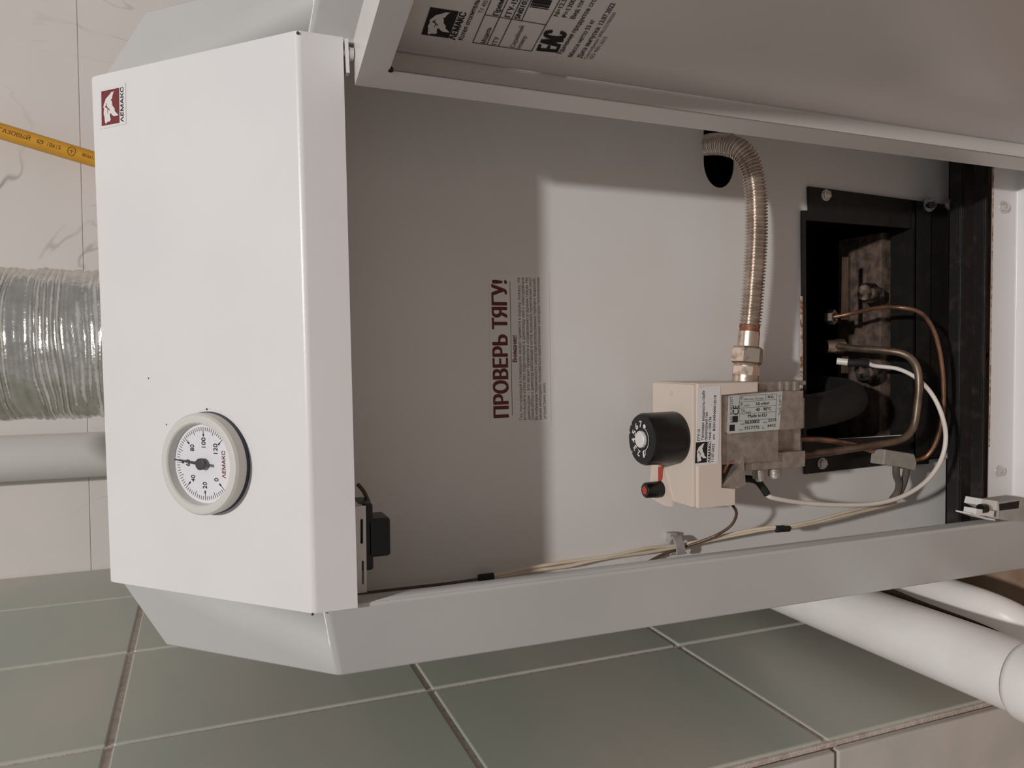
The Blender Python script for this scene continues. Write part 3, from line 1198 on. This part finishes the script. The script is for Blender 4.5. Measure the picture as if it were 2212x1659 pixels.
def fbox(b, x0, y0, x1, y1, Yf, Yb, bev=.0008):
    """block whose front face spans those photo pixels at depth Yf"""
    Yf, Yb = Yf + DV, Yb + DV
    p, q_ = at((x0 + x1) / 2, y1, Yf), at((x0 + x1) / 2, y0, Yf)
    zt0, zb0 = at(x0, (y0 + y1) / 2, Yf).z, at(x1, (y0 + y1) / 2, Yf).z
    b.box((p.x, Yf, zb0), (q_.x, Yb, zt0), bev, 2)


b = MB()
fbox(b, 1560, 846, 1736, 931, .0185, .072)
fbox(b, 1560, 925, 1682, 1000, .0205, .070)
fbox(b, 1640, 824, 1728, 868, .026, .072)
fbox(b, 1720, 860, 1738, 925, .022, .068, .0004)
fbox(b, 1676, 925, 1730, 990, .040, .072)
fbox(b, 1610, 978, 1740, 1013, .026, .066)
for xx in (1686, 1702, 1718):
    fbox(b, xx, 824, xx + 6, 872, .0245, .03, .0004)
fbox(b, 1728, 822, 1742, 832, .030, .05, .001)
body = b.build('valve_body', ALU, valve, smooth=35)
b = MB()
q = [at(x, y, .0175 + DV) for x, y in ((1606, 986), (1611, 1046), (1598, 1054), (1560, 1057), (1558, 1050), (1600, 1002))]
b.prism(q, (0, .02, 0))
q = [at(x, y, .0175 + DV) for x, y in ((1553, 985), (1559, 985), (1560, 1057), (1553, 1059))]
b.prism(q, (0, .03, 0))
b.build('gusset_bracket', ALU, valve)
b = MB()
pts = spline([at(1562, 1020, .024 + DV), at(1570, 1003, .022 + DV), at(1580, 996, .022 + DV), at(1588, 1000, .023 + DV), at(1589, 1012, .026 + DV)], 8)
b.tube(pts, .0018, 10)
b.build('copper_loop', COPPER, valve, smooth=60)
for x, y0, y1, Yc in ((1640, 1002, 1034, .036), (1673, 1000, 1028, .036)):
    b = MB()
    p0, p1 = at(x, y0, Yc + DV), at(x, y1, Yc + DV)
    b.lathe(p0, p1 - p0, [(0, .0058), ((p1 - p0).length, .0055)], 24)
    sc = b.build('test_nipple', ALU, valve, smooth=40)
    b = MB()
    b.lathe(p1, p1 - p0, [(0, .0032), (.0016, .003), (.0026, .0018)], 16)
    b.build('screw', STEEL, sc, smooth=40)
b = MB()
fbox(b, 1608, 1000, 1624, 1014, .030, .045, .001)
fbox(b, 1622, 1003, 1690, 1012, .030, .045, .001)
b.build('terminal', BLKPL, valve)

# silver label on the body
SLY = .0185 + DV
b = MB()
q = [at(x, y, SLY) for x, y in ((1571, 937), (1683, 928), (1690, 846), (1689, 845), (1575, 855), (1574, 857))]
b.prism(q, (0, -.0003, 0))
sl_ = b.build('silver_label', LABELS, valve)
FL = V((0, SLY - .0003, 0))
T = Print(FL, YN)
for s, a_, c_, h in (('N.G.', (1315, 335), (1425, 328), .0024), ('10 mbar', (1112, 462), (1345, 440), .0024), ('40 - 90°C', (1100, 568), (1375, 545), .0026), ('Made in EU', (962, 682), (1290, 660), .0026),
                   ('0630802', (910, 795), (1165, 775), .0026), ('2210', (1320, 755), (1462, 745), .0024), ('1517775', (905, 895), (1158, 880), .0026), ('6432', (1310, 852), (1452, 842), .0024)):
    T.text(s, z9(*a_), z9(*c_), h, .02)
T.text('CE', z9(788, 628), z9(790, 462), .0056, .01)
for x0, y0, x1, y1 in ((682, 655, 778, 768), (628, 812, 722, 925)):
    A_, B_, C_, D_ = [T.P(z9(*p)) for p in ((x0, y0), (x1, y0 - 6), (x1 - 4, y1 - 6), (x0 - 4, y1))]
    T.poly([A_, B_, C_, D_])
T.build('lettering', INK, sl_)
T = Print(FL, YN)
for s, a_, c_, h in (('P', (832, 370), (870, 366), .0030), ('inlet max 50 mbar', (880, 368), (1250, 350), .0016), ('P', (832, 480), (870, 476), .0030), ('outlet', (880, 480), (990, 474), .0016), ('TH', (832, 594), (900, 590), .0028), ('range', (905, 600), (1010, 594), .0016),
                   ('code', (820, 812), (900, 808), .0014), ('date', (1230, 780), (1300, 776), .0014), ('Lot', (800, 915), (860, 910), .0016), ('Nr', (1215, 885), (1255, 880), .0016)):
    T.text(s, z9(*a_), z9(*c_), h)
for a_, c_ in (((812, 292), (1470, 255)), ((808, 405), (1465, 352)), ((805, 515), (1462, 462)), ((803, 622), (1460, 572)), ((800, 742), (1455, 695)), ((812, 292), (798, 742)), ((1470, 255), (1455, 695)), ((1280, 268), (1276, 362))):
    T.line(z9(*a_), z9(*c_), .0003)
T.build('small_print', INKG, sl_)
T = Print(FL, YN)
T.text('630 EUROSIT', z9(686, 780), z9(686, 300), .0026)
T.build('edge_print', INKG, sl_)
T = Print(FL, YN)
T.text('Tamb. 0-60 °C', z9(1545, 640), z9(1550, 270), .0022)
T.build('edge_print', INKG, sl_)

DI = .018


def ai(x, y, Y):                                      # inside the boiler, counted from the hose plane
    return at(x, y, Y + DI)


# ================================================================== FLEXIBLE GAS HOSE (stainless corrugated)
hose = thing('corrugated_gas_hose', 'corrugated stainless gas hose running from the oval slot down to the valve nut', 'hose', ai(1612, 780, .055))
HY = .055
ctrl_pts = [ai(1500, 318, .120), ai(1520, 314, .104), ai(1553, 311, .082), ai(1592, 320, .062), ai(1616, 346, .055), ai(1628, 385, .053), ai(1633, 430, .053), ai(1634, 500, .053), ai(1630, 580, .053), ai(1624, 660, .054), ai(1619.5, 706, .055)]
path = spline(ctrl_pts, 14)
path = resample(path, .00036)
per = .0027
r0h, amp = .0086, .0012
rad = [r0h + amp * cos(2 * pi * (i * .00036) / per) for i in range(len(path))]
b = MB()
b.tube(path, rad, 20)
b.build('corrugated_tube', INOX, hose, smooth=80)
P_end = V(path[-1])
axh = (ai(1611, 800, .055) - ai(1619, 706, .055)).normalized()
b = MB()
b.lathe(P_end, axh, [(-.001, .0090), (.0025, .0084), (.0045, .0089)], 24)
b.build('rusted_ferrule', RUSTFER, hose, smooth=40)
b = MB()
b.lathe(P_end + axh * .0045, axh, [(0, .0090), (.0138, .0091)], 28)
b.build('sleeve', BRASSY, hose, smooth=40)
b = MB()
b.lathe(P_end + axh * .0175, axh, [(0, .0118), (.0018, .0136), (.0135, .0136), (.0152, .0120)], 6, ref=(0, 1, 0), phase=radians(-8))
b.build('hex_nut', BRASSY, hose, smooth=20)
b = MB()
b.lathe(P_end + axh * .0325, axh, [(0, .0105), (.0018, .0112), (.0028, .0112)], 28)
b.lathe(P_end + axh * .0350, axh, [(0, .0120), (.0075, .0120)], 8, phase=.2)
b.lathe(P_end + axh * .0422, axh, [(0, .0112), (.012, .0112)], 24)
b.build('adapter', BRASSY, hose, smooth=25)

# ================================================================== BURNER
burner = thing('burner', 'dark rusty burner with gas pipe behind the frame opening, under the valve', 'burner', (-.02, .13, -.60))
BY = .124
b = MB()
p0, p1 = ai(1900, 1000, BY), ai(1978, 506, BY)
b.box((p0.x, BY + DI, p1.z - .02), (p1.x, BY + DI + .06, p0.z), .002, 2)
b.build('burner_body', RUST, burner, smooth=40)
b = MB()
for y0, y1 in ((555, 690), (770, 806)):
    q = [ai(x, y, BY - .004) for x, y in ((1822, y0), (1833, y0), (1833, y1), (1820, y1))]
    b = MB()
    b.prism(q, (0, .002, 0))
    b.build('nozzle_bracket', PILOT, burner)
for x, y in ((1872, 632), (1868, 806)):
    b = MB()
    c = ai(x, y, BY - .01)
    b.lathe(c, (0, .25, -1), [(-.004, .008), (0, .0105), (.007, .0108), (.010, .0075)], 18)
    b.lathe(c + V((0, .003, -.011)), (0, .25, -1), [(-.004, .0075), (.012, .0075)], 6)
    b.build('nozzle', mat('burner_nozzle_steel', (180, 172, 164), .3, metal=1.0, rgb2=(90, 74, 64), scale=150, contrast=(.45, .6)), burner, smooth=30)
b = MB()
gx = ai(1740, 890, .046).x
pts = spline([V((gx, .066, -.383)), V((gx, .067, -.42)), V((gx + .004, .074, -.462)), V((gx + .008, .096, -.500)), V((gx + .012, .130, -.522)), V((gx + .014, .172, -.527))], 8)
b.tube(pts, .0155, 24)
b.build('gas_pipe', SOOT, burner, smooth=60)

# ================================================================== TUBES AND CABLES
# thermocouple
tc = thing('thermocouple', 'thin copper thermocouple tube looping from a hex nut across the burner opening', 'tube', ai(1800, 685, .12))
b = MB()
tp = [ai(1800, 685, .125), ai(1840, 677, .110), ai(1890, 666, .085), ai(1940, 664, .060), ai(1985, 674, .048), ai(2013, 706, .045), ai(2030, 760, .044), ai(2038, 830, .045), ai(2036, 900, .048), ai(2022, 955, .055), ai(2002, 985, .062), ai(1980, 993, .066)]
b.tube(spline(tp, 10), .0021, 12)
b.build('copper_tube', COPPER, tc, smooth=60)
b = MB()
c = ai(1800, 685, .125)
b.lathe(c + V((0, .006, .002)), (0, -1, -.35), [(0, .0078), (.008, .0078), (.008, .0052), (.003, .0048)], 6)
b.build('hex_nut', BRASSY, tc, smooth=20)

# pilot gas tube
pt = thing('pilot_tube', 'bent grey-brown pilot gas tube hooking from the pilot burner back to the valve', 'tube', ai(1812, 748, .12))
b = MB()
pp = [ai(1812, 748, .122), ai(1850, 753, .104), ai(1910, 757, .078), ai(1955, 766, .062), ai(1979, 790, .056), ai(1985, 830, .054), ai(1981, 880, .053), ai(1972, 925, .053), ai(1945, 950, .053), ai(1890, 961, .054), ai(1820, 972, .056), ai(1732, 984, .058)]
b.tube(spline(pp, 10), .0036, 14)
b.build('bent_tube', PILOT, pt, smooth=60)
b = MB()
c = ai(1812, 748, .124)
b.lathe(c + V((0, .008, .010)), V((0, -.35, -1)), [(0, .0070), (.010, .0070), (.0105, .0078), (.019, .0076), (.0195, .005), (.022, .004)], 12)
b.build('fitting', BRASSY, pt, smooth=30)

# second tube of the thermocouple to the valve
b = MB()
cp = [ai(1722, 948, .052), ai(1780, 950, .056), ai(1840, 960, .062), ai(1888, 975, .064), ai(1908, 983, .064)]
b.tube(spline(cp, 8), .0026, 12)
lt = b.build('copper_lead', COPPER, smooth=60)
tag(lt, 'short dark copper lead from the valve to the grey terminal block', 'lead')

# white ignition cable
ic = thing('ignition_cable', 'thick white ignition cable looping from the valve round to the electrode', 'cable', ai(1662, 1070, .05))
b = MB()
wp = [ai(1654, 1066, .035), ai(1672, 1076, .034), ai(1740, 1087, .036), ai(1820, 1091, .036), ai(1890, 1088, .036), ai(1950, 1072, .036), ai(2000, 1040, .036), ai(2032, 995, .037), ai(2043, 945, .036), ai(2034, 895, .037), ai(2012, 850, .046), ai(1980, 817, .064), ai(1940, 797, .078), ai(1895, 791, .094), ai(1882, 788, .100), ai(1873, 782, .104)]
b.tube(spline(wp, 10), .0021, 14)
b.build('white_cable', SILIC, ic, smooth=60)
b = MB()
sp = [ai(1608, 1034, .044), ai(1622, 1035, .042), ai(1636, 1040, .038), ai(1648, 1054, .036), ai(1657, 1068, .035)]
b.tube(spline(sp, 8), .0031, 14)
b.build('black_sleeve', BLKRUB, ic, smooth=60)
b = MB()
b.tube([ai(1808, 780, .124), ai(1834, 783, .115)], .0036, 16)
b.build('ceramic_electrode', CERAM, ic, smooth=50)
b = MB()
b.tube(spline([ai(1832, 783, .1155), ai(1845, 784, .111), ai(1860, 783, .107), ai(1876, 785, .103)], 6), .0042, 14)
b.build('black_boot', BLKRUB, ic, smooth=50)

# cream sensor leads
sc = thing('sensor_cable', 'pair of cream cables taped together along the left edge of the inner panel', 'cable', ai(1500, 1178, .07))
base = [(1935, 1085, .062), (1880, 1097, .058), (1820, 1112, .054), (1760, 1127, .053), (1700, 1139, .054), (1660, 1141, .057), (1600, 1152, .062), (1530, 1166, .066), (1462, 1180, .0715), (1400, 1189, .071), (1330, 1201, .070), (1280, 1208, .071), (1225, 1218, .072), (1150, 1230, .073), (1090, 1241, .074), (1050, 1248, .075)]
for k, off in ((0, 3.2), (1, -3.0)):
    b = MB()
    pts = []
    for i, (x, y, Y) in enumerate(base):
        wv = sin(i * 1.7 + k * 2.4) * (2.2 if 5 < i < 14 else 1.0)
        pinch = .55 if i in (4, 5, 8, 15) else 1.0
        pts.append(ai(x, y + off * pinch + (wv if pinch == 1 else 0), Y + .012 * min(1, max(0, (1700 - x) / 240)) - .0006 * k))
    b.tube(spline(pts, 8), .0015, 10)
    b.build('cream_wire', CREAM, sc, smooth=60)
for (x0, y0, Y0), (x1, y1, Y1), r in (((1676, 1143, .055), (1704, 1141, .0535), .0031), ((1034, 1250, .0875), (1066, 1246, .0865), .0034)):
    b = MB()
    b.tube([ai(x0, y0, Y0), ai(x1, y1, Y1)], r, 14)
    b.build('black_tape', BLKRUB, sc, smooth=50)
b = MB()
b.tube(spline([ai(1040, 1250, .0875), ai(960, 1261, .088), ai(880, 1270, .0885), ai(800, 1279, .089), ai(770, 1282, .089)], 6), .0011, 8)
b.build('dark_wire', TAIL, sc, smooth=60)

# brown capillary
b = MB()
cp = [ai(1583, 1092, .045), ai(1590, 1104, .046), ai(1589, 1118, .048), ai(1578, 1136, .052), ai(1550, 1155, .062), ai(1510, 1171, .073), ai(1478, 1181, .0815), ai(1450, 1190, .0845), ai(1425, 1201, .0855), ai(1404, 1212, .0865), ai(1385, 1222, .0875), ai(1365, 1232, .0885)]
b.tube(spline(cp, 8), .0013, 10)
cap = b.build('capillary_tube', BROWN, smooth=60)
tag(cap, 'thin brown capillary tube curving from the valve cover to the cable clip', 'tube')

# cable clip
b = MB()
cc = ai(1461, 1181, .083)
ring = []
for k in range(15):
    a_ = radians(-150 + k * 20)
    ring.append(cc + V((cos(a_) * .0088, -sin(a_) * .0058 - .0004, 0)) + V((0, 0, .001 * sin(k * .8))))
tn = 12
secs = []
for i, p in enumerate(ring):
    t = (ring[min(i + 1, len(ring) - 1)] - ring[max(i - 1, 0)]).normalized()
    u_ = t.cross(V((0, 0, 1))).normalized()
    secs.append([p + u_ * .0010 + V((0, 0, .0042)), p - u_ * .0010 + V((0, 0, .0042)), p - u_ * .0010 - V((0, 0, .0042)), p + u_ * .0010 - V((0, 0, .0042))])
b.rings(secs)
b.box((cc.x + .004, YP - .0075, cc.z - .004), (cc.x + .0115, YP - .0007, cc.z + .0042), .0006, 1)
cl = b.build('cable_clip', CLIPG, smooth=40)
tag(cl, 'grey plastic cable clip holding the cream cables and brown capillary', 'clip')

# terminal block with two tails
tb = thing('terminal_block', 'grey terminal block with two brown sleeved tails, below the burner opening', 'connector', ai(1940, 995, .055))
q = [ai(x, y, .050) for x, y in ((1913, 971), (1976, 981), (1981, 1000), (1977, 1017), (1948, 1009), (1908, 1004))]
b = MB()
b.prism(q, (0, .016, 0))
bmesh.ops.bevel(b.bm, geom=b.bm.edges[:], offset=.0008, segments=1, profile=.5, affect='EDGES')
b.build('block', BLOCK, tb)
for s in ([(1936, 1004, .056), (1936, 1025, .056), (1942, 1045, .057), (1938, 1064, .06), (1926, 1080, .063)], [(1960, 1008, .056), (1956, 1028, .057), (1951, 1046, .058), (1943, 1064, .061), (1936, 1078, .063)]):
    b = MB()
    b.tube(spline([ai(*p) for p in s], 6), .0033, 12)
    b.build('sleeved_tail', TAIL, tb, smooth=60)

# ================================================================== AROUND THE BOILER
# flue duct
FD = V((-.0045, .30, .1466))
flue = thing('flue_duct', 'corrugated aluminium flue duct rising from the top of the boiler', 'duct', FD)
b = MB()
seg, step = 72, .0011
rows = []
h = 0.0
k = 0
pitches = []
zc = [0.0]
while zc[-1] < .46:
    zc.append(zc[-1] + random.choice((.0042, .0055, .0062, .0075)))
rows = []
for j in range(len(zc) - 1):
    d = zc[j + 1] - zc[j]
    am = random.uniform(.0009, .0024)
    for t in (0, .25, .5, .75):
        rows.append((zc[j] + d * t, .0636 + am * sin(pi * t) ** .7 + random.uniform(-.0003, .0003)))
ph = [random.uniform(0, 6.28) for _ in range(6)]
rs = []
for h, r in rows:
    ring = []
    for i in range(seg):
        t = 2 * pi * i / seg
        wob = .0016 * sin(t + ph[0] + h * 22) + .0011 * sin(2 * t + ph[1] + h * 60) + .0006 * sin(5 * t + ph[2] + h * 130)
        rr = r + .0005 * sin(7 * t + ph[3] + h * 210) + .0004 * sin(13 * t + ph[4] - h * 90)
        ring.append(FD + V((cos(t) * rr, sin(t) * rr, h + wob)))
    rs.append(ring)
b.rings(rs, False)
b.build('foil_duct', FOIL, flue, smooth=60)
b = MB()
b.lathe(FD + V((0, 0, -.004)), (0, 0, 1), [(0, .069), (.004, .069), (.004, .0625), (.03, .0625)], 48)
b.build('flue_collar', GREY, flue, smooth=40)

# yellow gas hose
YY = BW_Y - .03
g0, g1 = at(-60, 264, YY), at(330, 382, YY)
yh = thing('yellow_gas_hose', 'yellow printed gas hose hanging in front of the marble wall', 'hose', g1)
gd = (g1 - g0).normalized()
gpts = [g0 - gd * .75 + V((.03, .0, .0)), g0 - gd * .3, g0, g0.lerp(g1, .25), g0.lerp(g1, .5), g0.lerp(g1, .75), g1, g1 + gd * .10 + V((0, .004, -.01))]
b = MB()
b.tube(spline(gpts, 6), .0103, 24)
b.build('rubber_tube', YEL, yh, smooth=60)
# printed text, wrapped on the tube
gn = (CAM - g0)
gn = (gn - gd * gn.dot(gd)).normalized()
gs = gn.cross(gd)
if gs.x < 0:
    gs = -gs


def hose_text(strs):
    vs, fs = [], []
    for s, px, hgt, wid in strs:
        gv, gf, L = glyphs(s, .015)
        st = onp(px[0], px[1], g0, gn)
        a0 = (st - g0).dot(gd)
        k_ = len(vs)
        for x, y, lv in gv:
            sgm = .0014 + (y - .5) * hgt
            th = sgm / .0104
            base_ = g0 + gd * (a0 + x * wid / L)
            vs.append(base_ + (gn * cos(th) + gs * sin(th)) * .0106)
        fs += [tuple(i + k_ for i in f) for f in gf]
    me = bpy.data.meshes.new('lettering')
    me.from_pydata(vs, [], fs)
    me.materials.append(HINK)
    o = bpy.data.objects.new('lettering', me)
    COL.objects.link(o)
    o.parent = yh
    o.matrix_parent_inverse = yh.matrix_basis.inverted()


pxm = (g1 - g0).length / (Vector_len := sqrt(390 ** 2 + 118 ** 2))
hose_text([('ГАЗОВЫЙ', (3, 280), .0052, 66 * pxm), ('Ø', (84, 303), .0056, 14 * pxm), ('10х15', (107, 309), .0054, 29 * pxm), ('⊕', (150, 321), .0066, 18 * pxm), ('М16х1,5', (182, 330), .0042, 30 * pxm)])

# white vertical pipe behind
wp_ = MB()
c = far((-.113, .41, 0))
wp_.lathe((c.x, BW_Y - .04, FLOOR_Z), (0, 0, 1), [(0, .0305), (.9 - FLOOR_Z, .0305)], 40)
wpo = wp_.build('vertical_pipe', PVC, smooth=60)
tag(wpo, 'white vertical pipe on the marble wall, beside the flue duct', 'pipe')

# heating pipes along the left wall
PX, PZ, PR = -.2727, -.5052, .0284
hp = thing('heating_pipe', 'thick white painted heating pipe running forward along the left tiled wall', 'pipe', (PX, 0, PZ))
b = MB()
wy = onp(2190, 1480, V((0, 0, PZ + .02)), V((0, 0, 1))).y
b.lathe((PX, BW_Y - .001, PZ), (0, -1, 0), [(0, PR), (BW_Y - wy, PR), (BW_Y - wy + .4, PR)], 40)
b.build('pipe', PIPEW, hp, smooth=60)
b = MB()
b.lathe((PX, wy, PZ), (0, -1, 0), [(-.006, PR), (-.003, PR + .0022), (.0, PR + .0030), (.012, PR + .0034), (.030, PR + .0030), (.034, PR + .0004)], 40)
b.build('weld_bead', PIPEW, hp, smooth=60)
b = MB()
z2 = -.585
ctrl2 = [atz(1900, 1225, z2), atz(1990, 1262, z2), atz(2060, 1287, z2), atz(2120, 1308, z2 - .002), atz(2180, 1334, z2 - .008), atz(2230, 1366, z2 - .022), atz(2270, 1400, z2 - .05)]
b.tube(spline(ctrl2, 8), .0155, 28)
hp2 = b.build('bent_heating_pipe', PIPEW, smooth=60)
tag(hp2, 'thinner white pipe curving down, below the thick heating pipe', 'pipe')
